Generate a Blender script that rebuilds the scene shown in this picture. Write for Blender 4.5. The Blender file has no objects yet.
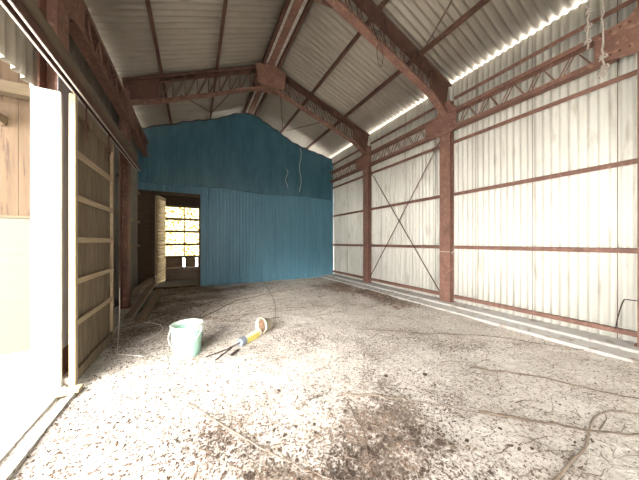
import bpy, math, random
from mathutils import Vector, Matrix, noise
random.seed(7)
S = bpy.context.scene
COL = S.collection
R = math.radians

# ------------------------------------------------------------------ helpers
def pr(o, label=None, cat=None, group=None, kind=None):
    if label: o['label'] = label
    if cat: o['category'] = cat
    if group: o['group'] = group
    if kind: o['kind'] = kind
    return o

def empty(name, loc=(0, 0, 0), label=None, cat=None, group=None):
    o = bpy.data.objects.new(name, None); COL.objects.link(o)
    o.location = loc; o.empty_display_size = .1
    return pr(o, label, cat, group)

class MB:
    def __init__(s): s.v = []; s.f = []
    def add(s, vs, fs):
        n = len(s.v); s.v += [tuple(v) for v in vs]; s.f += [tuple(n + i for i in f) for f in fs]; return s
    def box(s, x0, x1, y0, y1, z0, z1):
        vs = [(x, y, z) for x in (x0, x1) for y in (y0, y1) for z in (z0, z1)]
        return s.add(vs, [(0, 1, 3, 2), (4, 6, 7, 5), (0, 4, 5, 1), (2, 3, 7, 6), (0, 2, 6, 4), (1, 5, 7, 3)])
    def beam(s, a, b, w, h, up=(0, 0, 1)):
        a = Vector(a); b = Vector(b); d = (b - a).normalized(); up = Vector(up)
        sd = d.cross(up)
        if sd.length < 1e-4: sd = d.cross(Vector((1, 0, 0)))
        sd.normalize(); u = sd.cross(d)
        vs = []
        for p in (a, b):
            for i, j in ((-1, -1), (1, -1), (1, 1), (-1, 1)):
                vs.append(p + sd * i * w / 2 + u * j * h / 2)
        return s.add(vs, [(0, 3, 2, 1), (4, 5, 6, 7), (0, 1, 5, 4), (1, 2, 6, 5), (2, 3, 7, 6), (3, 0, 4, 7)])
    def tube(s, pts, r, n=6, r1=None, cap=True):
        pts = [Vector(p) for p in pts]; vs = []; fs = []; m = len(pts)
        u = None
        for i, p in enumerate(pts):
            d = (pts[min(i + 1, m - 1)] - pts[max(i - 1, 0)])
            if d.length < 1e-6: d = Vector((0, 0, 1))
            d.normalize()
            if u is None:
                u = d.orthogonal().normalized()
            else:
                u = u - d * u.dot(d)
                u = d.orthogonal().normalized() if u.length < 1e-4 else u.normalized()
            w = d.cross(u)
            rr = r if r1 is None else r + (r1 - r) * i / max(1, m - 1)
            for k in range(n):
                a = 2 * math.pi * k / n
                vs.append(p + (u * math.cos(a) + w * math.sin(a)) * rr)
        for i in range(m - 1):
            for k in range(n):
                k2 = (k + 1) % n
                fs.append((i * n + k, i * n + k2, (i + 1) * n + k2, (i + 1) * n + k))
        if cap:
            fs.append(tuple(range(n - 1, -1, -1))); fs.append(tuple((m - 1) * n + k for k in range(n)))
        return s.add(vs, fs)
    def prism_y(s, poly, y0, y1):      # polygon in x,z extruded along y
        n = len(poly)
        vs = [(x, y0, z) for x, z in poly] + [(x, y1, z) for x, z in poly]
        fs = [tuple(range(n)), tuple(range(2 * n - 1, n - 1, -1))]
        fs += [(i, i + n, (i + 1) % n + n, (i + 1) % n) for i in range(n)]
        return s.add(vs, fs)
    def prism_x(s, poly, x0, x1):      # polygon in y,z extruded along x
        n = len(poly)
        vs = [(x0, y, z) for y, z in poly] + [(x1, y, z) for y, z in poly]
        fs = [tuple(range(n)), tuple(range(2 * n - 1, n - 1, -1))]
        fs += [(i, i + n, (i + 1) % n + n, (i + 1) % n) for i in range(n)]
        return s.add(vs, fs)
    def lathe(s, prof, n=40, c=(0, 0, 0)):
        vs = []; fs = []; m = len(prof)
        for r, z in prof:
            for k in range(n):
                a = 2 * math.pi * k / n
                vs.append((c[0] + r * math.cos(a), c[1] + r * math.sin(a), c[2] + z))
        for i in range(m - 1):
            for k in range(n):
                k2 = (k + 1) % n
                fs.append((i * n + k, i * n + k2, (i + 1) * n + k2, (i + 1) * n + k))
        return s.add(vs, fs)
    def build(s, name, mat, parent=None, smooth=False, bevel=0, solid=0):
        me = bpy.data.meshes.new(name); me.from_pydata(s.v, [], s.f); me.update()
        import bmesh
        bm = bmesh.new(); bm.from_mesh(me); bmesh.ops.recalc_face_normals(bm, faces=bm.faces); bm.to_mesh(me); bm.free()
        if smooth:
            for p in me.polygons: p.use_smooth = True
        me.materials.append(mat)
        o = bpy.data.objects.new(name, me); COL.objects.link(o)
        if parent: o.parent = parent; o.matrix_parent_inverse = Matrix.Translation(-parent.location) if parent.type == 'EMPTY' else Matrix()
        if bevel:
            m = o.modifiers.new('b', 'BEVEL'); m.width = bevel; m.segments = 2; m.limit_method = 'ANGLE'
        if solid:
            m = o.modifiers.new('s', 'SOLIDIFY'); m.thickness = solid; m.offset = 0
        return o

# ------------------------------------------------------------------ materials
def mat(name, c1, c2=None, scale=3., rough=.8, metal=0., bump=0., bscale=40., stretch=(1, 1, 1), c3=None, s3=12., t3=(.55, .7), trans=0., detail=6., spec=.4, lo=.35, hi=.65):
    m = bpy.data.materials.new(name); m.use_nodes = True
    nt = m.node_tree; N = nt.nodes; L = nt.links; N.clear()
    out = N.new('ShaderNodeOutputMaterial'); b = N.new('ShaderNodeBsdfPrincipled')
    b.inputs['Roughness'].default_value = rough; b.inputs['Metallic'].default_value = metal
    b.inputs['Specular IOR Level'].default_value = spec
    tc = N.new('ShaderNodeTexCoord'); mp = N.new('ShaderNodeMapping'); mp.inputs['Scale'].default_value = stretch
    L.new(tc.outputs['Object'], mp.inputs['Vector'])
    col = None
    if c2:
        n = N.new('ShaderNodeTexNoise'); n.inputs['Scale'].default_value = scale; n.inputs['Detail'].default_value = detail
        n.inputs['Roughness'].default_value = .65
        L.new(mp.outputs[0], n.inputs['Vector'])
        r = N.new('ShaderNodeValToRGB'); r.color_ramp.elements[0].position = lo; r.color_ramp.elements[1].position = hi
        r.color_ramp.elements[0].color = (*c1, 1); r.color_ramp.elements[1].color = (*c2, 1)
        L.new(n.outputs['Fac'], r.inputs[0]); col = r.outputs[0]
        if c3:
            n3 = N.new('ShaderNodeTexNoise'); n3.inputs['Scale'].default_value = s3; n3.inputs['Detail'].default_value = 8
            L.new(mp.outputs[0], n3.inputs['Vector'])
            r3 = N.new('ShaderNodeValToRGB'); r3.color_ramp.elements[0].position = t3[0]; r3.color_ramp.elements[1].position = t3[1]
            mx = N.new('ShaderNodeMix'); mx.data_type = 'RGBA'
            L.new(n3.outputs['Fac'], r3.inputs[0]); L.new(r3.outputs[0], mx.inputs['Factor'])
            L.new(col, mx.inputs['A']); mx.inputs['B'].default_value = (*c3, 1); col = mx.outputs['Result']
        L.new(col, b.inputs['Base Color'])
    else:
        b.inputs['Base Color'].default_value = (*c1, 1)
    if bump:
        nb = N.new('ShaderNodeTexNoise'); nb.inputs['Scale'].default_value = bscale; nb.inputs['Detail'].default_value = 6
        L.new(mp.outputs[0], nb.inputs['Vector'])
        bp = N.new('ShaderNodeBump'); bp.inputs['Strength'].default_value = bump; bp.inputs['Distance'].default_value = .02
        L.new(nb.outputs['Fac'], bp.inputs['Height']); L.new(bp.outputs[0], b.inputs['Normal'])
    if trans:
        t = N.new('ShaderNodeBsdfTranslucent'); mx = N.new('ShaderNodeMixShader'); mx.inputs[0].default_value = trans
        if col: L.new(col, t.inputs[0])
        else: t.inputs[0].default_value = (*c1, 1)
        L.new(b.outputs[0], mx.inputs[1]); L.new(t.outputs[0], mx.inputs[2]); L.new(mx.outputs[0], out.inputs[0])
    else:
        L.new(b.outputs[0], out.inputs[0])
    return m

RED = mat('red_oxide_steel', (.25, .13, .093), (.17, .088, .065), 4, .65, bump=.15, bscale=60, c3=(.33, .19, .14), s3=18)
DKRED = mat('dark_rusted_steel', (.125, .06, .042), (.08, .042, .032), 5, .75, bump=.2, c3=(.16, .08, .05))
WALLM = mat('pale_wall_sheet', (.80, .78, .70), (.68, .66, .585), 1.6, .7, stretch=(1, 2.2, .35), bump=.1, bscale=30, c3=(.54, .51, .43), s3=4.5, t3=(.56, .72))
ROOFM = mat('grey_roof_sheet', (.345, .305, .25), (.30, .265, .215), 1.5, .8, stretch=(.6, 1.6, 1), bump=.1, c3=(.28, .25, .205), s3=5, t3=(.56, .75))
LEFTM = mat('dull_left_sheet', (.34, .31, .25), (.24, .22, .18), 2, .8, stretch=(1, 2.5, .5))
BLUE = mat('blue_ribbed_sheet', (.115, .245, .32), (.085, .20, .27), 1.3, .45, stretch=(3, 1, .4), c3=(.10, .30, .38), s3=5, t3=(.58, .8), spec=.4)
TARP = mat('blue_sheeting', (.056, .145, .19), (.03, .095, .13), 1.2, .38, bump=.25, bscale=5, stretch=(2.5, 1, .6), c3=(.05, .14, .18), s3=6, spec=.5)
WOOD = mat('weathered_boards', (.20, .15, .098), (.115, .083, .053), 3, .85, stretch=(9, 9, .7), bump=.3, bscale=12, c3=(.12, .08, .045), s3=2.5, t3=(.56, .68))
BATTEN = mat('batten_timber', (.40, .315, .21), (.32, .24, .155), 4, .85, stretch=(8, .8, 8), bump=.2)
STILE = mat('fresh_stile_timber', (.42, .33, .205), (.35, .27, .16), 3, .8, stretch=(9, 9, .6), bump=.2)
CEDAR = mat('cedar_boards', (.10, .063, .034), (.075, .046, .023), 2.2, .8, stretch=(7, 7, .6), bump=.2, c3=(.05, .028, .015), s3=3, t3=(.6, .66))
LUMBER = mat('beam_lumber', (.12, .085, .05), (.09, .065, .036), 3, .8, stretch=(.7, 8, 8))
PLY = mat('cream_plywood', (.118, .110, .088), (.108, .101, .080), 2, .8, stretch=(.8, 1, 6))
WHITE = mat('white_painted_board', (.86, .86, .86), (.82, .82, .83), 3, .6)
CONC = mat('pale_concrete', (.50, .475, .43), (.38, .36, .32), 5, .95, bump=.5, bscale=30, c3=(.20, .16, .12), s3=14, t3=(.58, .68))
YARD = mat('yard_concrete', (.68, .66, .62), (.58, .56, .52), 4, .95, bump=.3, c3=(.40, .36, .31), s3=20, t3=(.6, .7))
GALV = mat('galvanised_track', (.60, .54, .49), (.48, .42, .38), 8, .5, metal=.2)
PALE = mat('pale_ridge_strip', (.72, .69, .63), (.50, .45, .38), 6, .7, stretch=(1, 2, 1), trans=.25)
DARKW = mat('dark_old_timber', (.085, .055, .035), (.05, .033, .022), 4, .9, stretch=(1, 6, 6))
GREYW = mat('dusty_grey_timber', (.26, .20, .145), (.17, .13, .09), 4, .95, stretch=(8, .8, 8), bump=.3)
ROPE = mat('fraying_white_rope', (.66, .60, .52), (.45, .38, .31), 40, .95, bump=.6, bscale=90)
WIRE = mat('dark_wire', (.05, .035, .03), rough=.7)
WWIRE = mat('white_cord', (.70, .66, .60), rough=.7)
TWIG = mat('dry_twig', (.12, .085, .062), (.20, .15, .11), 8, .95)
STEM = mat('dry_stem', (.19, .145, .11), (.28, .22, .17), 8, .95)
CLOD = mat('brown_earth_clod', (.05, .034, .025), (.115, .08, .058), 15, .98, bump=.6)
CHIP = mat('leaf_litter', (.055, .038, .028), (.20, .14, .10), 3, .95)
MINT = mat('mint_plastic', (.34, .56, .45), (.36, .58, .475), 4, .5, trans=.1)
MINTP = mat('pale_mint_rim', (.62, .70, .62), (.58, .66, .58), 6, .45)
CREAMP = mat('cream_plastic', (.55, .51, .40), (.48, .43, .33), 8, .5)
SOIL = mat('dry_soil', (.10, .055, .03), (.24, .155, .10), 30, .95, bump=1)
YEL = mat('yellow_plastic', (.58, .52, .13), (.50, .44, .12), 10, .5)
TWHITE = mat('dusty_white_plastic', (.66, .60, .50), (.58, .50, .40), 20, .6)
GREYP = mat('blue_grey_plastic', (.16, .18, .21), rough=.5)
SLAT = mat('cream_backlit_sheet', (.50, .40, .24), (.42, .33, .19), 5, .6, trans=.4)

def frosted():
    m = bpy.data.materials.new('patterned_window_glass'); m.use_nodes = True
    N = m.node_tree.nodes; L = m.node_tree.links; N.clear()
    out = N.new('ShaderNodeOutputMaterial'); t = N.new('ShaderNodeBsdfTranslucent'); tr = N.new('ShaderNodeBsdfTransparent'); mx = N.new('ShaderNodeMixShader')
    tc = N.new('ShaderNodeTexCoord'); n = N.new('ShaderNodeTexNoise'); n.inputs['Scale'].default_value = 16; n.inputs['Detail'].default_value = 4
    r = N.new('ShaderNodeValToRGB'); r.color_ramp.elements[0].position = .40; r.color_ramp.elements[1].position = .52
    r.color_ramp.elements[0].color = (.22, .15, .06, 1); r.color_ramp.elements[1].color = (.62, .56, .38, 1)
    L.new(tc.outputs['Object'], n.inputs['Vector']); L.new(n.outputs['Fac'], r.inputs[0]); L.new(r.outputs[0], t.inputs[0]); L.new(r.outputs[0], tr.inputs[0])
    mx.inputs[0].default_value = .45; L.new(t.outputs[0], mx.inputs[1]); L.new(tr.outputs[0], mx.inputs[2]); L.new(mx.outputs[0], out.inputs[0])
    return m
PANE = frosted()

# ------------------------------------------------------------------ geometry of the barn
XW, XLW = 5.10, -1.42          # right and left sheets
XR, XL = 4.92, -1.16           # inner faces of the columns
RX, RZ, SL = 1.75, 6.10, .337  # ridge
GY = 8.30                      # blue gable wall
FR = [.60, 3.30, 6.03]
FRONT = -3.3
def roof(x): return RZ - (SL if x > RX else .442) * abs(x - RX)

def bump01(x, y, s, o=0): return noise.noise(Vector((x * s + o, y * s - o, o * .7)))
def ell(x, y, cx, cy, rx, ry, a=0):
    dx, dy = x - cx, y - cy; c, s = math.cos(a), math.sin(a)
    return math.exp(-(((dx * c + dy * s) / rx) ** 2 + ((-dx * s + dy * c) / ry) ** 2))
def litter(x, y):
    v = 1.0 * ell(x, y, .62, 1.12, .5, .42) + .6 * ell(x, y, 1.35, 1.3, .7, .35, .2) + .6 * ell(x, y, .13, 1.85, .22, .35, -.8)
    v += 1.9 * ell(x, y, 4.15, 5.0, .32, 1.25, 0) + .7 * ell(x, y, 3.7, 6.0, .5, .45) + .5 * ell(x, y, 4.0, 6.6, .8, .5)
    v += 1.0 * ell(x, y, -.35, 6.5, 1.0, 1.9) + .6 * ell(x, y, .9, 7.4, 1.3, .7) + .6 * ell(x, y, -.8, 4.6, .4, .9)
    v += .45 * ell(x, y, 2.4, 2.6, .9, .3, -.3) + .4 * ell(x, y, 1.5, 3.3, .7, .4, .4) + .35 * ell(x, y, 3.2, 1.8, 1.4, .16, -.35)
    v += .3 * ell(x, y, 2.9, 4.3, 1.3, .25, -.4)
    return max(0, v * (.75 + .9 * bump01(x, y, 1.8, 3)) + .18 * bump01(x, y, 1.1, 9))
def gh(x, y):
    l = litter(x, y)
    h = .022 * bump01(x, y, 1.3) + .008 * bump01(x, y, 5, 4) + .004 * bump01(x, y, 14, 2)
    h += min(l, 1.2) * (.018 + .02 * bump01(x, y, 9, 7) + .012 * bump01(x, y, 26, 5))
    return h

# floor
xs = [-1.12]
while xs[-1] < 4.9: xs.append(xs[-1] + .026)
ys = [FRONT]
while ys[-1] < .3: ys.append(ys[-1] + .12)
while ys[-1] < GY + .15: ys.append(ys[-1] + .016 + .0055 * max(0, ys[-1] - .5))
fb = MB(); nx = len(xs); att = []
for y in ys:
    for x in xs:
        fb.v.append((x, y, gh(x, y))); att.append(litter(x, y))
for j in range(len(ys) - 1):
    for i in range(nx - 1):
        a = j * nx + i; fb.f.append((a, a + 1, a + 1 + nx, a + nx))
def floor_mat():
    m = bpy.data.materials.new('dusty_earth_floor'); m.use_nodes = True
    nt = m.node_tree; N = nt.nodes; L = nt.links; N.clear()
    out = N.new('ShaderNodeOutputMaterial'); b = N.new('ShaderNodeBsdfPrincipled'); b.inputs['Roughness'].default_value = .97; b.inputs['Specular IOR Level'].default_value = .15
    tc = N.new('ShaderNodeTexCoord')
    def nz(sc, det=8, st=(1, 1, 1), rough=.65):
        mp = N.new('ShaderNodeMapping'); mp.inputs['Scale'].default_value = st; mp.inputs['Rotation'].default_value = (0, 0, .5)
        L.new(tc.outputs['Object'], mp.inputs['Vector'])
        n = N.new('ShaderNodeTexNoise'); n.inputs['Scale'].default_value = sc; n.inputs['Detail'].default_value = det; n.inputs['Roughness'].default_value = rough
        L.new(mp.outputs[0], n.inputs['Vector']); return n.outputs['Fac']
    def ramp(f, stops):
        r = N.new('ShaderNodeValToRGB'); e = r.color_ramp.elements
        e[0].position, e[0].color = stops[0][0], (*stops[0][1], 1); e[1].position, e[1].color = stops[-1][0], (*stops[-1][1], 1)
        for p, c in stops[1:-1]: q = e.new(p); q.color = (*c, 1)
        L.new(f, r.inputs[0]); return r.outputs[0]
    def mix(f, a, b_):
        mx = N.new('ShaderNodeMix'); mx.data_type = 'RGBA'; L.new(f, mx.inputs['Factor']); L.new(a, mx.inputs['A']); L.new(b_, mx.inputs['B']); return mx.outputs['Result']
    def math_(op, a, b_):
        q = N.new('ShaderNodeMath'); q.operation = op
        for i, v in enumerate((a, b_)):
            if isinstance(v, (int, float)): q.inputs[i].default_value = v
            else: L.new(v, q.inputs[i])
        return q.outputs[0]
    base = ramp(nz(1.6), [(.3, (.44, .385, .325)), (.5, (.57, .52, .455)), (.7, (.70, .66, .60))])
    fine = ramp(nz(22, 8), [(.32, (.30, .23, .18)), (.42, (.57, .515, .45)), (.6, (.75, .71, .65))])
    c = mix(ramp(nz(5), [(.35, (.25,) * 3), (.65, (.7,) * 3)]), base, fine)
    at = N.new('ShaderNodeAttribute'); at.attribute_name = 'litter'
    speck = math_('ADD', math_('ADD', nz(38, 8, (1, 1, 1), .8), math_('MULTIPLY', nz(2.6, 5), .34)), math_('MULTIPLY', at.outputs['Fac'], -.13))
    sp = ramp(speck, [(.56, (.85,) * 3), (.635, (0,) * 3)])
    brown = ramp(nz(60, 4), [(.35, (.075, .053, .04)), (.65, (.24, .18, .14))])
    c = mix(sp, c, brown)
    # dark straw-like streaks
    st = ramp(nz(9, 6, (1, 9, 1)), [(.36, (.8,) * 3), (.42, (0,) * 3)])
    c = mix(st, c, brown)
    tint = ramp(at.outputs['Fac'], [(.35, (0,) * 3), (1.4, (.28,) * 3)])
    c = mix(tint, c, brown)
    L.new(c, b.inputs['Base Color'])
    bp = N.new('ShaderNodeBump'); bp.inputs['Strength'].default_value = .9; bp.inputs['Distance'].default_value = .02
    L.new(math_('ADD', nz(30, 8, (1, 1, 1), .75), math_('MULTIPLY', nz(9, 4), 1.0)), bp.inputs['Height']); L.new(bp.outputs[0], b.inputs['Normal'])
    L.new(b.outputs[0], out.inputs[0]); return m
fl = fb.build('floor', floor_mat(), smooth=True); pr(fl, 'pale dusty earth floor strewn with dark litter', kind='structure')
a = fl.data.attributes.new('litter', 'FLOAT', 'POINT'); a.data.foreach_set('value', att)

pr(MB().box(-14, XL - .01, -12, 4.55, -.25, -.012).build('ground', YARD), 'sunlit concrete yard beyond the left doorway', kind='structure')
pr(MB().box(-1.20, -1.075, FRONT, 4.0, -.1, .03).box(-.985, -.955, FRONT, 3.02, -.05, .036).box(-1.20, -1.13, 3.0, 3.1, -.1, .04).build('trim_1', CONC), 'concrete door sill with sunken track line along the left opening', kind='structure')
fo = MB().box(4.74, 5.25, FRONT, GY, -.1, .085)
n = 90
for i in range(n):      # irregular inner ledge
    y0 = FRONT + (GY - FRONT) * i / n; y1 = FRONT + (GY - FRONT) * (i + 1) / n
    w0 = 4.47 + .04 * bump01(y0, 1, 1.5); w1 = 4.47 + .04 * bump01(y1, 1, 1.5)
    fo.add([(w0, y0, -.05), (w1, y1, -.05), (w1 + .015, y1, .035), (w0 + .015, y0, .035), (4.78, y0, .05), (4.78, y1, .05)], [(0, 1, 2, 3), (3, 2, 5, 4)])
pr(fo.build('trim_2', mat('white_footing', (.52, .505, .475), (.42, .40, .365), 6, .95, bump=.5, c3=(.30, .25, .20), s3=7, t3=(.57, .66))), 'pale concrete footing ledge along the right wall', kind='structure')
pr(MB().box(XLW - .1, -1.08, 3.47, GY, -.1, .06).build('trim_3', CONC), 'low concrete footing under the left wall', kind='structure')

# corrugated walls
def corr(mb, y0, y1, z0, z1, x, pitch, amp, sheet=.91, flip=1):
    y = y0; 
    while y < y1 - 1e-4:
        e = min(y + sheet, y1); k = int((e - y) / pitch * 8) + 1
        off = random.uniform(-.0008, .0008)
        vs = []
        for i in range(k + 1):
            yy = y + (e - y + (.04 if e < y1 else 0)) * i / k
            c = math.cos(2 * math.pi * (yy - y) / pitch)
            # flattened wave
            c = math.copysign(abs(c) ** .7, c)
            vs += [(x + off + amp * c, yy, z0), (x + off + amp * c, yy, z1)]
        mb.add(vs, [(2 * i, 2 * i + 2, 2 * i + 3, 2 * i + 1) for i in range(k)])
        y = e
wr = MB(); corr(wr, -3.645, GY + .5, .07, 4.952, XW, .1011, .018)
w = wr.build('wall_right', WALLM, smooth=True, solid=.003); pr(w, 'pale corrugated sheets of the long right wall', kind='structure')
lap_shade = MB()
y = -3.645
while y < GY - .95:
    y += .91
    lap_shade.box(XW - .026, XW - .024, y + .002, y + .008, .08, 4.90)
lap_shade.build('seam_shade', DKRED, w)  # dark strips stand in for the shade line at each sheet lap
wl = MB(); corr(wl, FRONT, 3.34, 2.87, 4.70, -1.35, .13, .026); corr(wl, 3.44, GY + .6, 0, 4.675, XLW, .13, .018); wl.box(XLW, -1.165, 3.432, 3.437, 0, 4.5); corr(wl, FRONT, -2.2, 0, 2.86, XLW, .13, .02)
pr(wl.build('wall_left', LEFTM, smooth=True, solid=.003), 'dull grey corrugated sheets of the left wall', kind='structure')
pr(MB().box(XLW - .1, XW + .15, FRONT - .06, FRONT, 0, 2.1).box(XLW - .1, -.2, FRONT - .06, FRONT, 2.1, 3.5).box(1.4, XW + .15, FRONT - .06, FRONT, 2.1, 3.5).box(XLW - .1, XW + .15, FRONT - .06, FRONT, 3.5, 4.62).prism_y([(XLW - .1, 4.62), (XW + .15, 4.62), (XW + .15, 4.95), (RX, RZ - .02)], FRONT - .06, FRONT).build('wall_front', WALLM), 'end wall behind the camera with an added high opening for daylight', kind='structure')  # high opening added in this unseen wall to bring daylight to the far floor

# roof
rf = MB()
for sgn, xe in ((-1, XLW - .22), (1, XW + .2)):
    k = int((GY + 1.0 - FRONT) / .063 * 4)
    k = int((GY + 1.4 - FRONT) / .13 * 8)
    vs = []
    for i in range(k + 1):
        yy = FRONT - .2 + (GY + 1.2 - FRONT) * i / k
        c_ = math.cos(2 * math.pi * yy / .13); d = (.028 if sgn > 0 else .034) * math.copysign(abs(c_) ** .8, c_)
        vs += [(RX, yy, RZ + d + .02), (xe, yy, roof(xe) + d + .02)]
    rf.add(vs, [(2 * i, 2 * i + 2, 2 * i + 3, 2 * i + 1) for i in range(k)])
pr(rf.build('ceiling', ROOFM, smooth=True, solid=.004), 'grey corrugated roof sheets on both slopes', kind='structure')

# gable wall (blue ribbed), with door opening X -1.08..0.165, z 0..2.82
DX0, DX1, DZ = -1.06, .165, 2.82
top = [(-1.36, 4.72), (-.95, 4.80), (-.62, 4.86), (-.30, 5.02), (.10, 5.17), (.46, 5.28), (.86, 5.46), (1.12, 5.62), (1.42, 5.74), (1.75, 5.78), (2.02, 5.70), (2.30, 5.56), (2.62, 5.44), (2.95, 5.26), (3.25, 5.12), (3.7, 5.0), (4.1, 4.92), (4.5, 4.86), (4.98, 4.74)]
def tz(x):
    for (a0, b0), (a1, b1) in zip(top, top[1:]):
        if a0 <= x <= a1:
            t = (x - a0) / (a1 - a0); return min(b0 + (b1 - b0) * t, roof(x) - .15) + .012 * math.sin(x * 17)
    return top[0][1] if x < top[0][0] else top[-1][1]
gw = MB()
def ribs(x0, x1, z0, ztop):
    x = x0
    while x < x1 - 1e-4:
        e = min(x + .105, x1)
        prof = [(x, 0), (x + .012, .024), (x + .034, .024), (x + .046, 0), (e, 0)]
        prof = [(min(px, e), d) for px, d in prof]
        vs = []
        for px, d in prof: vs += [(px, GY + d, z0), (px, GY + d, ztop(px))]
        gw.add(vs, [(2 * i, 2 * i + 2, 2 * i + 3, 2 * i + 1) for i in range(len(prof) - 1)])
        x = e
gt = lambda x: roof(x) - .14
gt0 = gt
gt = lambda x: min(gt0(x), tz(x) - .06)
ribs(XLW - .05, DX0, -.05, gt); ribs(DX0, DX1, DZ, gt); ribs(DX1, XW - .03, -.05, gt)
pr(gw.build('wall_back', BLUE, solid=.004), 'blue ribbed metal end wall', kind='structure')
# jambs of the opening
pr(MB().box(DX0 - .05, DX0 + .04, GY - .03, GY + .14, 0, DZ + .06).box(DX1 - .03, DX1 + .012, GY - .012, GY + .14, 0, DZ + .06).box(XLW, DX0 - .05, GY - .05, GY - .03, 0, DZ + .06).box(DX0, DX1, GY - .03, GY + .14, DZ, DZ + .07)
   .box(DX0, DX1, GY - .02, GY + .16, -.1, .06).build('trim_4', DARKW), 'dark timber frame around the doorway in the blue wall', kind='structure')

# upper blue sheeting: outline, hung just in front of the ribbed wall
tb = MB(); NX, NZ = 190, 44
for j in range(NZ + 1):
    for i in range(NX + 1):
        x = -1.36 + 6.33 * i / NX; z0 = 3.12 + .03 * math.sin(x * 2.1) + .02 * bump01(x, 0, 3); z1 = tz(x)
        z = z0 + (z1 - z0) * j / NZ; t = j / NZ
        d = .02 + .022 * (.5 + .5 * bump01(x * 3, z * .8, 1.2)) + .007 * math.cos(2 * math.pi * x / .105) * (1 - .6 * t)
        d += .03 * max(0, 1 - abs(x - 3.35 - .25 * (z - 4)) / .1) * (t < .8) + .05 * t ** 10
        tb.v.append((x, GY - d, z))
for j in range(NZ):
    for i in range(NX):
        q = j * (NX + 1) + i; tb.f.append((q, q + 1, q + NX + 2, q + NX + 1))
pr(tb.build('hanging_tarpaulin', TARP, smooth=True, solid=.003), 'dark blue sheeting with wavy top edge covering the upper end wall', 'tarpaulin')
# grimy cord along the wavy edge and two hanging scraps
pts = [(-1.36 + 6.33 * i / 120, GY - .09, tz(-1.36 + 6.33 * i / 120) + .005) for i in range(121)]
pr(MB().tube(pts, .014, 5).build('edge_cord', DARKW), 'dark cord running along the wavy top edge of the blue sheeting', 'cord')
pts = [(3.55 + .04 * math.sin(k * .7), GY - .11, 4.95 - k * .11) for k in range(16)]
pr(MB().tube(pts, .009, 5).build('hanging_string', WWIRE), 'long pale string dangling down the blue sheeting at right', 'string')
pts = [(3.0 + .05 * math.sin(k * .9), GY - .12, 4.1 - k * .08) for k in range(10)]
pr(MB().tube(pts, .006, 5).build('hanging_string', WWIRE), 'short pale string on the blue sheeting, left of the longer one', 'string')

# ------------------------------------------------------------------ steel portal frames
def channel(mb, a, b, w=.25, lip=.05, t=.012, s=1):
    """flange plus two lips; a,b along the rafter in the x-z plane, y is width"""
    a = Vector(a); b = Vector(b); d = (b - a).normalized(); u = Vector((-d.z, 0, d.x))
    if u.z < 0: u = -u
    mb.beam(a, b, w, t, up=u)
    for sy in (-1, 1):
        o = Vector((0, sy * (w / 2 - t / 2), 0)) + u * s * lip / 2
        mb.beam(a + o, b + o, t, lip, up=u)
names = ['nearest the camera', 'in the middle of the barn', 'farthest, beside the blue wall']
def frame(k, Y):
    f = empty('portal_frame', (RX, Y, 0), f'rust-red steel portal frame with latticed rafters, {names[k]}', 'steel frame', 'steel portal frames of the barn')
    lowoff = .52
    for sx, xi in ((1, XR), (-1, XL)):
        xo = xi + sx * .13
        c = MB(); c.box(*sorted((xi, xi + sx * .014)), Y - .125, Y + .125, .085, 4.5)
        c.box(*sorted((xo - sx * .014, xo)), Y - .125, Y + .125, .085, 4.52)
        c.box(*sorted((xi + sx * .01, xo - sx * .01)), Y - .007, Y + .007, .085, 4.5)
        col = c.build('column', RED, f)
        p = MB().box(*sorted((xi - sx * .03, xo + sx * .03)), Y - .15, Y + .15, .07, .095)
        p.build('base_plate', RED, col)
        p = MB()
        p.box(*sorted((xi - sx * .012, xi - sx * .001)), Y - .012 - .0, Y + .0, 1.24, 1.25)
        # rafter chords
        xe = xi + sx * .1
        zt = lambda x: roof(x) - .135
        u = MB(); channel(u, (RX, Y, zt(RX)), (xe, Y, zt(xe)), w=.21, s=-1, lip=.045)
        u.build('top_chord', DKRED, f)
        xk = xi - sx * .5
        l = MB(); channel(l, (RX, Y, zt(RX) - lowoff), (xk, Y, zt(xk) - lowoff), w=.15, s=1, lip=.03)
        channel(l, (xk, Y, zt(xk) - lowoff), (xi, Y, 4.22), w=.15, s=1, lip=.03)
        l.build('bottom_chord', RED, f)
        # knee web plate
        MB().prism_y([(xo - sx*.01, zt(xo)), (xi, 4.24), (xk, zt(xk) - lowoff), (xk - sx * .0, zt(xk))], Y - .006, Y + .006).build('knee_plate', DKRED, f)
        # lattice
        g = MB(); L = abs(xk - RX) - .3; nb = 9; step = L / nb
        for q in range(nb + 1):
            x = RX + sx * (.28 + q * step)
            for dy in (-.055, .055):
                g.tube([(x, Y + dy, zt(x) - .02), (x, Y + dy, zt(x) - lowoff + .02)], .009, 5)
                if q < nb:
                    x2 = x + sx * step
                    g.tube([(x, Y + dy, zt(x) - .02), (x2, Y + dy, zt(x2) - lowoff + .02)], .009, 5)
        g.build('lattice', DKRED, f)
        # plate across the column
        y0, y1 = Y - .27, Y + .48
        pp = MB().prism_x([(y0, 3.83), (Y - .13, 3.78), (Y + .13, 3.78), (y1, 3.86), (y1, 4.24), (Y + .2, 4.27), (Y, 4.50), (Y - .2, 4.36), (y0, 4.28)], xi - sx * .002, xi - sx * .016).build('side_plate', RED, f)
        for z in (3.90, 4.21):
            for q in range(9):
                yy = y0 + .05 + q * .08
                if abs(yy - Y) < .09 or sx < 0: continue
                MB().tube([(xi - sx * .016, yy, z), (xi - sx * .028, yy, z)], .013, 6).build('bolt', DKRED, pp)
    zr = roof(RX) - .135
    for dy in (-.135, .135):
        MB().prism_y([(RX, zr + .03), (RX + .40, zr - .12), (RX + .34, zr - .58), (RX, zr - .60), (RX - .34, zr - .58), (RX - .40, zr - .12)], Y + dy - .005, Y + dy + .005).build('ridge_plate', RED, f)
    return f
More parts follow.
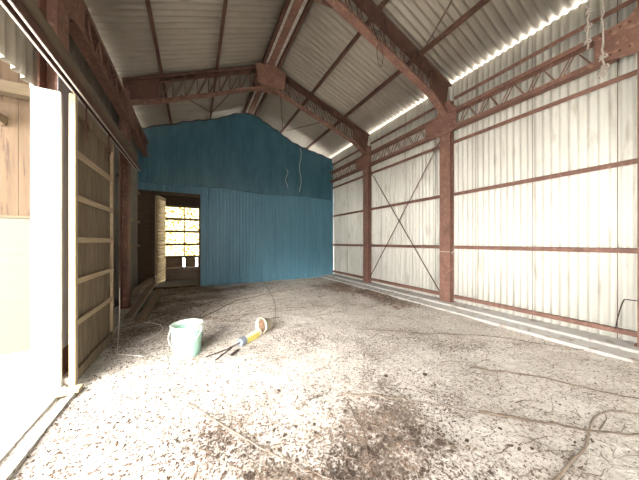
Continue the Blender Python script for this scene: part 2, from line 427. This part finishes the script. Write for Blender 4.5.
for k, Y in enumerate(FR): frame(k, Y)

# longitudinal lattice girders
def bays(side):
    ends = [FRONT] + [FR[0], FR[1], FR[2], GY - .04]
    return ends
bay_name = ['behind the camera', 'in the nearest bay', 'in the middle bay', 'in the far bay by the blue wall']
for side, sx, xi in (('right', 1, XR), ('left', -1, XL)):
    e = [FRONT, FR[0], FR[1], FR[2], GY - .06]
    for b in range(1, 4):
        y0, y1 = e[b] + .49, e[b + 1] - .28
        if b == 3: y1 = GY - .06
        g = empty('lattice_girder', (xi, y0, 3.86), f'rust-red lattice girder along the {side} wall {bay_name[b]}', 'girder', 'lattice girders between the frames')
        for nm, z in (('top_chord', 4.225), ('bottom_chord', 3.875)):
            m = MB()
            s = 1 if z < 4 else -1
            for xx in (xi - sx * .01, xi + sx * .115):
                m.box(*sorted((xx, xx + sx * .008)), y0 - .2, y1 + .2, z - .033, z + .033)
            m.box(*sorted((xi - sx * .01, xi + sx * .12)), y0 - .2, y1 + .2, z - .033 * s - .004, z - .033 * s + .004)
            m.build(nm, RED, g)
        m = MB(); n = 5; st = (y1 - y0) / n
        for q in range(n):
            for xx in (xi + sx * .02, xi + sx * .10):
                ya, yb, yc = y0 + q * st, y0 + (q + .5) * st, y0 + (q + 1) * st
                m.tube([(xx, ya, 3.86), (xx, yb, 4.22), (xx, yc, 3.86)], .010, 5)
        m.build('lattice', RED, g)

# wall girts (angle sections)
def angle(mb, x, y0, y1, z, sx, w=.06, t=.006):
    mb.box(*sorted((x, x + sx * t)), y0, y1, z - w / 2, z + w / 2)
    mb.box(*sorted((x, x + sx * w)), y0, y1, z + w / 2 - t, z + w / 2)
bay_short = ['', 'nearest bay', 'middle bay', 'far bay by blue wall']
hts = [(.20, 'lowest'), (1.285, 'waist height'), (2.45, 'head height'), (3.60, 'upper'), (4.56, 'topmost')]
for b in range(1, 4):
    y0 = FR[b - 1] + .127; y1 = (FR[b] - .127) if b < 3 else GY - .03
    if b == 1: y0 = FRONT + .02
    for z, nm in hts:
        m = MB(); 
        if b == 1 : angle(m, XR + .135, y0, y1, z, .6, w=.07)
        else: angle(m, XR + .09, y0, y1, z, 1, w=.07)
        pr(m.build('wall_girt', RED), f'{nm} red steel rail of right wall, {bay_short[b]}', 'steel rail', 'steel rails on the right wall')
for z, nm in ((1.30, 'lower'), (1.95, 'middle'), (2.75, 'upper')):
    m = MB(); angle(m, XLW + .075, FR[2] + .13, GY - .03, z, -1, w=.07)
    pr(m.build('wall_girt', BATTEN), f'{nm} dusty rail on the left wall behind the sliding door', 'wall rail', 'dusty rails on the left wall')
for (z, nm), (ya, yb) in ((((4.42, 'topmost')), (FRONT, 3.1)), ((4.42, 'topmost'), (3.5, GY - .03)), ((3.45, 'upper'), (3.5, 5.88))):
    m = MB(); angle(m, XL - .14, ya, yb, z, -1, w=.07)
    pr(m.build('wall_girt', DKRED), f'{nm} dark rail high on the left wall ' + ('above the doorway' if ya < 0 else ('past the door' if z > 4 else 'behind the sliding door')), 'steel rail')

# purlins
px = [(-.60, 'lower purlin of the left roof slope'), (.464, 'upper purlin of the left roof slope'), (2.94, 'upper purlin of the right roof slope'), (4.07, 'lower purlin of the right roof slope')]
for x, nm in px:
    m = MB(); z = roof(x) - .075; s = 1 if x > RX else -1
    m.box(x - .005, x + .005, FRONT, GY + .6, z - .05, z + .045); m.box(x - .03, x + .03, FRONT, GY + .6, z - .056, z - .048)
    if abs(x - RX) > 3: m = MB().box(x - .02, x + .02, FRONT, GY + .5, z - .10, z - .06)
    pr(m.build('roof_purlin', DKRED), f'thin brown steel {nm}', 'purlin', 'roof purlins')
for x, nm in ((1.56, 'left'), (1.94, 'right')):
    pr(MB().box(x - .03, x + .03, FRONT, GY + .6, roof(x) - .13, roof(x) - .01).build('roof_purlin', DKRED), f'brown steel purlin just {nm} of the ridge', 'purlin', 'ridge purlins')
pr(MB().box(RX - .075, RX + .075, FRONT, GY + .6, RZ - .15, RZ - .07).build('ridge_beam', RED), 'rust-red ridge beam between two pale strips', 'beam')
for x, nm in ((1.635, 'left'), (1.865, 'right')):
    pr(MB().box(x - .036, x + .036, FRONT, GY + .6, roof(x) - .085, roof(x) - .06).build('ridge_strip', PALE), f'pale strip along the {nm} side of the ridge beam', 'strip', 'pale ridge strips')

# bracing rods
def rod(a, b, label, r=.012, n='brace_rod', m=DKRED, g=None):
    return pr(MB().tube([a, b], r, 6).build(n, m), label, 'brace rod', g)
XB = XR + .03
rod((XB, 3.45, .28), (XB, 5.88, 3.72), 'thin wall brace rod rising from the middle column foot to the far column head')
rod((XB + .03, 3.45, 3.72), (XB + .03, 5.88, .28), 'thin wall brace rod falling from the middle column head to the far column foot')
rp = lambda x, y, d=.12: (x, y, roof(x) - d)
rod(rp(4.02, 3.17, .15), rp(3.0, .70, .13), 'thin roof brace rod on the near right slope')
rod((-.27, 5.95, 4.62), (.44, GY - .1, 5.52), 'far left roof brace rod slanting up to the blue sheeting from the left')
rod((.93, 5.95, 5.18), (.50, GY - .1, 5.52), 'far left roof brace rod slanting to the blue sheeting from the ridge side')
rod((2.0, 5.95, 5.42), (2.86, GY - .1, 5.55), 'far right roof brace rod beside the ridge')
rod((3.4, 5.95, 4.93), (3.02, GY - .1, 5.50), 'far right roof brace rod near the pale string')

# ------------------------------------------------------------------ left side: sliding door, track, jamb, yard
DY0, DY1 = 3.05, 4.25
d = empty('sliding_door', (-.995, 3.05, .04), 'weathered wooden sliding door with horizontal battens hanging beside the left opening', 'door')
n = 8
for i in range(n):
    w_ = (DY1 - DY0 - .1) / n; y0 = DY0 + .06 + i * w_
    MB().box(-1.035, -1.02, y0 + .002, y0 + w_ - .002, .05, 2.76).build('board', WOOD, d)
MB().box(-1.037, -.99, DY0, DY0 + .055, .03, 2.80).build('stile', STILE, d, bevel=.004)
MB().box(-1.035, -.99, DY1 - .045, DY1, .05, 2.76).build('stile', BATTEN, d, bevel=.003)
for z in (.62, 1.02, 1.42, 1.83, 2.26):
    MB().box(-1.019, -.991, DY0 + .056, DY1 - .046, z - .028, z + .028).build('batten', BATTEN, d, bevel=.003)
MB().box(-1.019, -.989, DY0 + .056, DY1 - .046, .06, .17).build('bottom_rail', WOOD, d, bevel=.003)
MB().box(-1.019, -.989, DY0 + .056, DY1 - .046, 2.64, 2.76).build('top_rail', WOOD, d, bevel=.003)
for y in (3.28, 4.02):
    h = MB().box(-.988, -.980, y - .02, y + .02, 2.45, 2.80).build('hanger_strap', DKRED, d)
    MB().tube([(-.982, y + .05 * math.cos(a_ * .524), 2.60 + .05 * math.sin(a_ * .524)) for a_ in range(13)], .008, 6).build('ring', DKRED, h)
tk = empty('door_track', (-.98, FRONT, 2.82), 'long galvanised sliding door track running above the left opening', 'track')
for x_ in (-1.008, -.957):
    MB().box(x_ - .007, x_ + .007, FRONT, 5.85, 2.815, 2.825).build('track_lip', GALV, tk)
MB().box(-1.016, -1.010, FRONT, 5.85, 2.825, 2.90).box(-.955, -.949, FRONT, 5.85, 2.825, 2.90).box(-1.016, -.949, FRONT, 5.85, 2.89, 2.90).build('track_channel', DKRED, tk)
pr(MB().box(-1.05, -.99, FRONT, 5.85, 2.905, 3.09).build('track_header', mat('olive_brown_timber', (.17, .13, .09), (.12, .09, .06), 3, .9, stretch=(6, .7, 6))), 'dark brown header beam carrying the sliding door track', 'beam')
pr(MB().box(-1.30, -1.105, 3.09, 3.125, .0, 2.81).build('door_jamb_board', WHITE, bevel=.004), 'tall white painted board standing at the edge of the left opening', 'board')
pr(MB().box(-1.156, -1.150, 3.172, 3.428, .34, 3.35).build('column_lit_strip', mat('lit_lilac_paint', (.60, .585, .63), (.55, .535, .58), 6, .7)), 'pale lilac grey strip added for the lit whitish face of the left column between white board and sliding door', 'added strip')  # strip added over the column, its whitish paint and light put in colour
pr(MB().box(-1.30, -1.05, 3.14, 3.46, -.05, .085).build('pier_block', CONC, bevel=.01), 'rough concrete block under the white board and column', 'concrete block')
pr(MB().box(-1.12, -.93, 2.93, 3.04, .02, .05).build('wood_offcut', STILE, bevel=.004), 'small light wood offcut at the foot of the sliding door', 'wood offcut')

an = empty('annex_wall', (-3, 4.5, 0), 'sunlit timber annex wall with cedar boards above a cream panel', 'wall')
MB().box(-5.4, -1.46, 4.46, 4.48, -.01, 1.72).build('lower_panel', PLY, an)
MB().box(-5.4, -1.46, 4.44, 4.475, 1.705, 1.735).build('rail', LUMBER, an)
x = -5.4
while x < -1.5:
    w_ = .19; MB().box(x, min(x + w_ - .004, -1.46), 4.465, 4.485, 1.735, 3.9).build('board', CEDAR, an); x += w_
pr(MB().box(-5.4, -1.46, 4.30, 4.42, 3.22, 3.36).build('annex_beam', LUMBER), 'lower timber beam across the cedar boards outside', 'beam', 'annex timber beams')
pr(MB().box(-5.4, -1.50, 3.60, 3.72, 3.30, 3.44).build('annex_beam', LUMBER), 'upper timber beam outside under the scalloped sheet edge', 'beam', 'annex timber beams')
pr(MB().box(-5.5, -1.75, 2.9, 4.6, 3.92, 3.97).build('ceiling_annex_shade', LUMBER), 'unseen timber roof added to shade the annex outside the left opening', kind='structure')  # out of view, added to cut skylight on the annex wall
pr(MB().beam((-2.35, 3.70, 3.30), (-2.1, 4.46, 2.9), .06, .1).build('annex_brace', LUMBER), 'short slanting timber brace against the cedar boards', 'brace')

# far left: heap of planks at wall foot
for k, (a_, b_, w_, h_, lb) in enumerate([((-.98, 5.0, .10), (-1.0, 8.0, .24), .13, .05, 'long dusty plank leaning along the left wall foot'),
        ((-.80, 4.9, .06), (-.82, 7.6, .12), .16, .05, 'lower dusty plank lying beside the left wall foot'),
        ((-1.12, 6.4, .30), (-1.06, 8.0, .34), .12, .12, 'squared dusty timber on top of the left wall footing')]):
    pr(MB().beam(a_, b_, w_, h_).build('timber_plank', GREYW, bevel=.006), lb, 'plank', 'planks at the left wall foot')

# ------------------------------------------------------------------ room beyond the blue wall
BY = 11.5
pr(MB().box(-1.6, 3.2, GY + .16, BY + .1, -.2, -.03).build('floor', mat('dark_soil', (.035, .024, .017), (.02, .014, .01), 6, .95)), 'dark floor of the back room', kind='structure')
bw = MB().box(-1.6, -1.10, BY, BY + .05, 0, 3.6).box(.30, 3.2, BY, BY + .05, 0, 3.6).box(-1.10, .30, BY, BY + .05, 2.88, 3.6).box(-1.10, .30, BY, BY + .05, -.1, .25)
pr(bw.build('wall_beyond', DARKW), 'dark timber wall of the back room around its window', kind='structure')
pr(MB().box(-1.62, -1.56, 9.1, BY, 0, 3.6).box(-1.6, 5.2, GY + 1.12, GY + 1.16, 3.6, 6.1).box(3.2, 3.25, GY + .1, BY, 0, 3.6).box(-1.6, 3.25, GY + .1, BY + .05, 3.6, 3.65).build('wall_side', DARKW), 'dark side and soffit of the back room', kind='structure')  # side wall stops short, leaving an unseen gap added to backlight the leaf
wd = MB()
for z in (.25, .78, 1.30, 1.84, 2.36, 2.90): wd.box(-1.10, .30, BY - .03, BY + .03, z - .05, z + .05)
for x in (-1.08, -.36, .28): wd.box(x - .022, x + .022, BY - .01, BY + .02, .78, 2.9)
fr_ = wd.build('window_1', LUMBER); pr(fr_, 'timber window grid in the back room', kind='structure')
MB().box(-1.08, .28, BY + .032, BY + .036, .80, 2.88).build('pane', PANE, fr_)
lw = MB()
for x0, x1 in ((-1.08, -.42), (-.34, .06), (.14, .28)): lw.box(x0, x1, BY, BY + .03, .28, .75)
lw.build('lower_panel', mat('brown_panel', (.19, .12, .065), (.13, .08, .045), 5, .8), fr_)
pr(MB().box(-1.0, .5, BY - 1.1, BY - .5, -.03, .40).build('low_bench', DARKW, bevel=.01), 'dark low bench below the back room window', 'bench')
lf = empty('door_leaf', (-.98, 8.48, .1), 'cream slatted door leaf glowing in the back doorway', 'door')
m = MB(); a_ = Vector((-1.0, 8.48, 0)); b_ = Vector((-.84, 9.15, 0)); nrm = Vector((b_.y - a_.y, -(b_.x - a_.x), 0)).normalized()
k = 0; zz = .14; vs = []
while zz < 2.76:
    for dz, o in ((0, 0), (.07, .035)):
        p = a_ + nrm * o; q = b_ + nrm * o
        vs += [(p.x, p.y, zz + dz), (q.x, q.y, zz + dz)]
    zz += .10
m.add(vs, [(2 * i, 2 * i + 1, 2 * i + 3, 2 * i + 2) for i in range(len(vs) // 2 - 1)])
m.build('slats', SLAT, lf)
MB().beam((a_.x, a_.y, .1), (a_.x, a_.y, 2.78), .03, .04).beam((b_.x, b_.y, .1), (b_.x, b_.y, 2.78), .03, .04).beam((a_.x, a_.y, .11), (b_.x, b_.y, .11), .03, .05).beam((a_.x, a_.y, 2.77), (b_.x, b_.y, 2.77), .03, .05).build('leaf_frame', BATTEN, lf)

# ------------------------------------------------------------------ bucket, pot, tool
bx, by = -.075, 3.40; bz = gh(bx, by) - .004
b = empty('bucket', (bx, by, bz), 'mint green plastic bucket with pale rim and wire handle on the floor', 'bucket')
H, r0, r1 = .39, .150, .178
P = [(0, 0), (r0 - .006, 0), (r0, .008)] + [(r0 + (r1 - r0) * t, .008 + (H - .05) * t) for t in (.2, .4, .6, .8, 1)] + [(r1 - .006, H - .042), (r1 - .008, H - .05), (r0 - .008, .015), (0, .012)]
MB().lathe(P, 48, (bx, by, bz)).build('body', MINT, b, smooth=True)
MB().lathe([(r1 - .003, H - .06), (r1 + .008, H - .06), (r1 + .009, H - .052), (r1 + .003, H - .048), (r1 + .005, H - .01), (r1 + .010, H), (r1 + .002, H + .004), (r1 - .008, H), (r1 - .008, H - .05), (r1 - .003, H - .06)], 48, (bx, by, bz)).build('rim', MINTP, b, smooth=True)
vr = Vector((.882, -.471, 0)); vf = Vector((-.471, -.882, 0))   # axis of the handle ears; side on which the handle droops
hp = []
for i in range(25):
    a_ = math.pi * i / 24
    p = Vector((bx, by, bz + H - .05)) + vr * (-(r1 + .018) * math.cos(a_)) + vf * ((r1 + .012) * math.sin(a_) ** .8 if i not in (0, 24) else 0) + Vector((0, 0, -.19 * math.sin(a_)))
    hp.append(p)
hd = MB().tube(hp, .0042, 6).build('handle', WWIRE, b, smooth=True)
mid = hp[10:15]
MB().tube(mid, .010, 8).build('grip', MINTP, hd, smooth=True)
for s in (-1, 1):
    c = Vector((bx, by, bz + H - .05)) + vr * s * (r1 + .004)
    MB().beam(c - Vector((0, 0, .045)), c + Vector((0, 0, .03)), .05, .03, up=vr).build('ear', MINTP, b, bevel=.006)

px_, py_ = .98, 3.64; pz_ = gh(px_, py_)
pt = empty('plant_pot', (px_, py_, pz_), 'small cream pot lying on its side with brown soil inside', 'pot')
ax = Vector((-.88, -.46, .10)).normalized(); rr = .118
import bmesh
def along(mb_prof, origin, axis, name, m_, parent, nseg=40):
    q = axis.to_track_quat('Z', 'Y').to_matrix()
    mb = MB(); mb.lathe(mb_prof, nseg)
    mb.v = [tuple(q @ Vector(v) + origin) for v in mb.v]
    return mb.build(name, m_, parent, smooth=True)
o_ = Vector((px_, py_, pz_ + .112)) - ax * .07
along([(0, -.01), (.085, -.01), (.092, 0), (.112, .13), (.122, .132), (.122, .165), (.112, .166), (.104, .13), (.084, .01), (0, .008)], o_, ax, 'shell', CREAMP, pt)
sp_ = MB()
q = ax.to_track_quat('Z', 'Y').to_matrix()
for ring in range(6):
    for k in range(24):
        r_ = .103 * ring / 5; a_ = 2 * math.pi * k / 24
        sp_.v.append(tuple(q @ Vector((r_ * math.cos(a_), r_ * math.sin(a_), .115 + .012 * noise.noise(Vector((r_ * 60 * math.cos(a_), r_ * 60 * math.sin(a_), 3))))) + o_))
for ring in range(5):
    for k in range(24):
        k2 = (k + 1) % 24; sp_.f.append((ring * 24 + k, ring * 24 + k2, ring * 24 + 24 + k2, ring * 24 + 24 + k))
sp_.build('soil', SOIL, pt)

# hand tool: white and yellow tube, grey collar, dark rods ending in prongs
A = Vector((.56, 3.30, 0)); B = Vector((.86, 3.53, 0)); A.z = gh(A.x, A.y) + .045; B.z = gh(B.x, B.y) + .048
tl = empty('hand_tool', tuple(A), 'long hand tool with white and yellow grip and dark pronged rods beside the bucket', 'tool')
dr = (B - A).normalized(); sd = Vector((dr.y, -dr.x, 0))
MB().tube([A + dr * .06, A + dr * .08, B - dr * .02, B], .052, 16).build('grip', TWHITE, tl, smooth=False, bevel=.004)
MB().beam(A + dr * .07 + sd * .03 - Vector((0, 0, .004)), B - dr * .05 + sd * .03 - Vector((0, 0, .004)), .045, .075).build('yellow_side', YEL, tl, bevel=.006)
MB().tube([A - dr * .02, A, A + dr * .065], .052, 16, r1=.058).build('collar', GREYP, tl, bevel=.004)
C = Vector((.38, 3.24, 0)); C.z = gh(.38, 3.24) + .012
D = Vector((.13, 3.16, 0)); D.z = gh(D.x, D.y) + .012
MB().tube([A - dr * .01, (A + C) / 2, C, D], .008, 6).build('rod', WIRE, tl)
E = Vector((.22, 3.02, 0)); E.z = gh(E.x, E.y) + .01
MB().tube([C + Vector((.06, .02, .0)), C + Vector((-.02, -.07, 0)), E], .008, 6).build('prong', WIRE, tl)
F = Vector((.40, 3.02, 0)); F.z = gh(F.x, F.y) + .02
pr(MB().beam(F, F + Vector((.10, .10, .005)), .03, .025).build('metal_scrap', WIRE, bevel=.004), 'small dark metal scrap beside the prongs of the hand tool', 'scrap')

# ------------------------------------------------------------------ ropes and wires
def wob(p0, p1, n, amp, seed):
    out = []
    for i in range(n + 1):
        t = i / n; p = Vector(p0).lerp(Vector(p1), t)
        out.append(p + Vector((noise.noise(Vector((i * .7, seed, 0))), noise.noise(Vector((i * .7, seed, 9))), 0)) * amp)
    return out
def rope(pts, label, knots=()):
    o = empty('rope', tuple(pts[-1]), label, 'rope', 'ropes on the near right rails')
    MB().tube(pts, .012, 7).build('strand', ROPE, o, smooth=True)
    for i in knots:
        c = pts[i]; k = MB()
        k.tube([c + Vector((.02 * math.cos(t * .8), .035 * math.sin(t * .8), .022 * math.sin(t * 1.7) - .004 * t)) for t in range(14)], .010, 6)
        k.build('knot', ROPE, o, smooth=True)
rope(wob((4.86, 1.13, 5.04), (4.86, 1.13, 4.09), 14, .03, 1), 'frayed white rope knotted over the rails, left one, ending short', (6, 9, 12))
rope(wob((4.84, .99, 5.05), (4.84, .99, 3.62), 20, .03, 4), 'frayed white rope at right of its pair, hanging down to the lower rail', (16, 18, 19))
pr(MB().tube(wob((4.86, .60, 3.78), (4.86, .60, 3.5), 5, .02, 8), .010, 6).build('rope_end', ROPE, smooth=True), 'short white rope end tied to the nearest right column', 'rope')
# wire loop under frame at the ceiling
cx, cz = 2.90, 4.755
lp = []
for i in range(21):
    t = 2 * math.pi * i / 20
    lp.append((cx + .10 * math.sin(t) * (1 if math.cos(t) > 0 else (1 + math.cos(t) * .75)), 3.16 + .03 * math.sin(t), cz - .25 * math.cos(t)))
w_ = empty('wire_loop', (cx, 3.16, cz), 'dark wire loop dangling from the middle steel frame', 'wire')
MB().tube(lp, .006, 5).build('loop', WIRE, w_)
MB().tube([(cx - .06 + .06 * math.sin(k * 2.1), 3.17 + .04 * math.cos(k * 1.7), cz + .24 + .010 * k + .05 * math.sin(k * 1.3)) for k in range(14)], .006, 5).build('tangle', WIRE, w_)
# wire arch at lower right wall
pts = []
for i in range(17):
    t = i / 16; yy = .92 - .30 * t; zz = .22 + .42 * min(1, math.sin(math.pi * t) * 1.5) ** .8 if 0 < t < 1 else .22
    pts.append((XR + .12, yy, zz))
pr(MB().tube(pts, .006, 5).build('wire_arch', WIRE), 'bent dark wire arch standing on the lowest rail at far right', 'wire')
# white cable tie on the middle column
pr(MB().tube([(XR - .006, 3.14, 1.15), (XR - .02, 3.10, 1.2), (XR + .02, 3.05, 1.19), (XR + .04, 3.04, 1.0), (XR + .04, 3.05, .75)], .008, 6).tube([(XR - .006, 3.17 + .27 * k / 6, 1.185) for k in range(7)], .005, 5).build('tied_cord', WWIRE), 'white cord tied around the middle right column', 'cord')
# white cord at the door foot
def onf(x, y, dz=.008): return (x, y, gh(x, y) + dz)
pr(MB().tube([(-.93, 4.27, .75), (-.915, 4.2, .45), (-.90, 4.1, .2), (-.87, 3.92, .1), onf(-.84, 3.75, .01)], .005, 5).tube([onf(-.84, 3.75, .01), onf(-.84, 3.6), onf(-.86, 3.45), onf(-.88, 3.3)], .005, 5)
   .tube([onf(-.84, 3.75, .01), onf(-.72, 3.68), onf(-.55, 3.55)], .005, 5).build('white_cord', WWIRE), 'thin white cord hanging beside the sliding door and forking on the floor', 'cord')
pts = [onf(-.85 + .42 * math.sin(t * .26), 5.0 - .10 * t, .03) for t in range(11)]
pr(MB().tube(pts, .006, 5).build('white_cord', WWIRE), 'curved pale cord end lying on the floor past the sliding door', 'cord')
# small roof hook on left purlin
pr(MB().tube([(.46, 3.05, 5.52), (.49, 3.03, 5.40), (.52, 3.0, 5.33), (.50, 2.98, 5.36)], .007, 5).build('hook_wire', WWIRE), 'small pale wire scrap on the upper left roof purlin', 'wire')

# ------------------------------------------------------------------ stems, twigs, clods
def stem(pts2, r, label, m=STEM, g=None, nm='dry_stem', seg=14, jit=.02, lift=.004):
    P = []
    seed = random.random() * 50
    for (a0, a1) in zip(pts2, pts2[1:]):
        k = seg
        for i in range(k):
            t = i / k; x = a0[0] + (a1[0] - a0[0]) * t; y = a0[1] + (a1[1] - a0[1]) * t
            P.append((x, y))
    P.append(pts2[-1])
    Q = []
    for i, (x, y) in enumerate(P):
        x += jit * noise.noise(Vector((i * .3, seed, 0))); y += jit * noise.noise(Vector((i * .3, seed, 5)))
        Q.append((x, y, gh(x, y) + r * .7 + lift))
    return pr(MB().tube(Q, r, 5, r1=r * .5).build(nm, m, smooth=True), label, 'stem' if nm != 'twig' else 'twig', g)
def crv(c, n=24):      # Catmull-Rom
    c = [c[0]] + list(c) + [c[-1]]; out = []
    for i in range(1, len(c) - 2):
        for k in range(n):
            t = k / n; p = []
            for d in (0, 1):
                a0, a1, a2, a3 = c[i - 1][d], c[i][d], c[i + 1][d], c[i + 2][d]
                p.append(.5 * ((2 * a1) + (-a0 + a2) * t + (2 * a0 - 5 * a1 + 4 * a2 - a3) * t * t + (-a0 + 3 * a1 - 3 * a2 + a3) * t ** 3))
            out.append(tuple(p))
    out.append(tuple(c[-2])); return out
f_ = 235.
def G(u, v):      # where the line of sight through a photo point meets the floor
    F_ = f_ * 1.4 / (v - 242); rgt = (u - 319.5) / f_ * F_
    return (rgt * .882 + F_ * .471, F_ * .882 - rgt * .471)
stem(crv([G(545, 492), G(560, 478), G(572, 462), G(585, 449), G(589, 432), G(592, 421), G(602, 414), G(620, 412), G(638, 414), G(670, 420)], 6), .0085, 'thick grey curved vine on the floor at lower right', seg=1, jit=.0)
stem([G(480, 413), G(540, 423), G(590, 432), G(660, 437)], .010, 'long brown stem crossing under the curved grey vine', TWIG)
stem([G(340, 396), G(400, 400), G(450, 408), G(530, 421)], .007, 'long thin stem across the middle right floor')
stem([G(360, 330), G(420, 334), G(500, 338), G(600, 352)], .008, 'long stem running toward the right footing, farthest of the floor stems', TWIG)
stem([G(470, 368), G(540, 378), G(600, 392), G(650, 402)], .009, 'brown stem lying between the footing and the curved vine', TWIG)
stem([G(188, 404), G(230, 432), G(280, 458), G(330, 482)], .006, 'pale straight stalk pointing to the bottom edge of the floor')
stem([G(262, 280), G(272, 296), G(276, 308), G(275, 322)], .008, 'dark bent stem reaching from the blue wall to the cream pot', TWIG)
stem([G(180, 328), G(240, 300), G(300, 288)], .010, 'long dark straw stem behind the bucket toward the blue wall', TWIG)
stem([G(120, 330), G(190, 308), G(262, 292)], .010, 'long dark straw stem left of the bucket across the shaded floor', TWIG)
stem([G(140, 312), G(210, 318), G(300, 310)], .008, 'thin stem crossing the floor just behind the bucket', TWIG)
stem([G(345, 400), G(352, 415), G(362, 432), G(368, 455)], .006, 'thin forked twig in the foreground litter', TWIG)
def twigs(n, box, lab, grp, L=(.12, .4), dirs=None, r=(.003, .005)):
    c = 0
    while c < n:
        u = random.uniform(box[0], box[2]); v = random.uniform(box[1], box[3]); x, y = G(u, v)
        if not (-.85 < x < 4.35 and .4 < y < 8.15) or math.hypot(x - bx, y - by) < .3: continue
        l = random.uniform(*L); a_ = random.uniform(0, math.pi) if dirs is None else random.gauss(dirs, .45)
        x2, y2 = x + l * math.cos(a_), y + l * math.sin(a_)
        if not (-.85 < x2 < 4.35 and y2 < 8.15): continue
        stem([(x, y), ((x + x2) / 2 + random.gauss(0, .03), (y + y2) / 2 + random.gauss(0, .03)), (x2, y2)], random.uniform(*r), lab, TWIG if random.random() < .6 else STEM, grp, 'twig', 5, .015)
        c += 1
twigs(46, (180, 425, 420, 480), 'short dry brown twig in the dark foreground litter', 'twigs in the foreground litter', (.05, .22), None, (.0018, .0035))
twigs(34, (430, 350, 639, 478), 'thin dry twig on the grey floor at right', 'twigs on the right floor', (.08, .4), -.2, (.002, .004))
twigs(40, (140, 288, 330, 325), 'dark dry twig on the far floor behind the bucket', 'twigs behind the bucket', (.3, 1.1), None, (.004, .008))
twigs(26, (110, 360, 340, 425), 'fine pale twig on the bright floor in front of the bucket', 'twigs in front of the bucket', (.06, .25), -.5, (.0015, .003))

def clod_mesh():
    mb = MB(); base = []
    import bmesh as bmh
    bm = bmh.new(); bmh.ops.create_icosphere(bm, subdivisions=2, radius=1)
    o = random.random() * 100
    for v in bm.verts: v.co *= .75 + .9 * noise.noise(v.co * 2.1 + Vector((o, 0, 0))); v.co.z *= .6
    me = bpy.data.meshes.new('dirt_clod'); bm.to_mesh(me); bm.free(); me.materials.append(CLOD); return me
cm = [clod_mesh() for _ in range(6)]
HEAP = mat('dry_brown_litter_lump', (.13, .085, .06), (.26, .185, .135), 15, .98, bump=.6)
cm2 = []
for q_ in cm[:4]:
    q2 = q_.copy(); q2.materials[0] = HEAP; cm2.append(q2)
def clod(x, y, s, lab, grp=None, pool=None):
    o = bpy.data.objects.new('dirt_clod', random.choice(pool or cm)); COL.objects.link(o)
    o.location = (x, y, gh(x, y) + s * .25); o.scale = (s * random.uniform(.8, 1.3), s, s); o.rotation_euler = (0, 0, random.uniform(0, 6))
    pr(o, lab, 'clod', grp)
clod(*G(380, 449), .026, 'large dark dirt clod alone left of the foreground centre litter')
clod(*G(440, 445), .032, 'broad dark dirt clod at the right end of the foreground litter')
clod(*G(425, 375), .028, 'dark clod cluster lump in the middle of the floor')
clod(*G(386, 377), .022, 'small round dark clod left of the mid floor lump')
clod(*G(279, 391), .022, 'lone black clod on the bright floor below the pot')
for u, v, s in [(262, 383, .016), (330, 391, .014), (296, 428, .022), (314, 426, .022), (345, 414, .02), (245, 478, .03), (398, 402, .014), (458, 338, .02), (560, 405, .015), (505, 372, .018), (500, 430, .02), (532, 451, .02), (410, 371, .02), (435, 385, .02), (376, 343, .018)]:
    x, y = G(u, v); clod(x, y, s * .7, 'small dark clod scattered on the pale floor', 'small clods on the pale floor')
c = 0
while c < 170:
    u = random.uniform(210, 520); v = random.uniform(425, 482); x, y = G(u, v)
    if random.random() > litter(x, y): continue
    clod(x, y, random.uniform(.006, .017), 'crumbly brown lump in the foreground litter', 'lumps in the foreground litter'); c += 1

c = 0
while c < 180:
    x, y = random.gauss(4.05, .24), random.uniform(3.3, 6.6)
    if x > 4.4: continue
    clod(x, y, random.uniform(.02, .045), 'brown crumbly lump heaped beside the right footing', 'lumps beside the right footing', cm2); c += 1
# fine litter (uncountable)
lt = MB(); c = 0
while c < 22000:
    if random.random() < .6:
        u = random.uniform(0, 639); v = random.uniform(300, 482); x, y = G(u, v)
    else: x = random.uniform(-.95, 4.5); y = random.uniform(.5, 8.2)
    if not (-.95 < x < 4.5 and .5 < y < 8.2): continue
    if random.random() > .10 + .9 * litter(x, y): continue
    s = random.uniform(.003, .012) * (1 + .12 * y); z = gh(x, y); n1 = Vector((random.gauss(0, 1), random.gauss(0, 1), 0)).normalized() * s
    n2 = Vector((-n1.y, n1.x, 0)) * random.uniform(.25, .7); p = Vector((x, y, z + .001))
    up = Vector((0, 0, s * random.uniform(.2, .9)))
    lt.add([p - n1, p + n2, p + n1 + up * .5, p - n2 + up * .3, p + up], [(0, 1, 4), (1, 2, 4), (2, 3, 4), (3, 0, 4)]); c += 1
pr(lt.build('leaf_litter', CHIP), 'fine brown leaf and bark litter scattered over the floor', 'litter', kind='stuff')

# ------------------------------------------------------------------ light
W = bpy.data.worlds.new('World'); S.world = W; W.use_nodes = True
N = W.node_tree.nodes; N['Background'].inputs[0].default_value = (1.0, .985, .965, 1); N['Background'].inputs[1].default_value = 10.0
sun = bpy.data.lights.new('sun', 'SUN'); sun.energy = 3.7; sun.angle = R(20); sun.color = (1, .96, .9)
so = bpy.data.objects.new('sun', sun); COL.objects.link(so)
sd_ = Vector((.53, .77, -.33)); so.rotation_euler = sd_.to_track_quat('-Z', 'Y').to_euler()

cam = bpy.data.cameras.new('camera'); co = bpy.data.objects.new('camera', cam); COL.objects.link(co)
cam.sensor_width = 36; cam.lens = 235 / 639 * 36; cam.shift_y = 2 / 639; cam.clip_start = .05
co.location = (0, 0, 1.4); co.rotation_euler = (R(90), 0, R(-28.1)); S.camera = co
S.view_settings.view_transform = 'Standard'; S.view_settings.look = 'None'; S.view_settings.gamma = 1; S.view_settings.use_curve_mapping = False
S.view_settings.exposure = .87
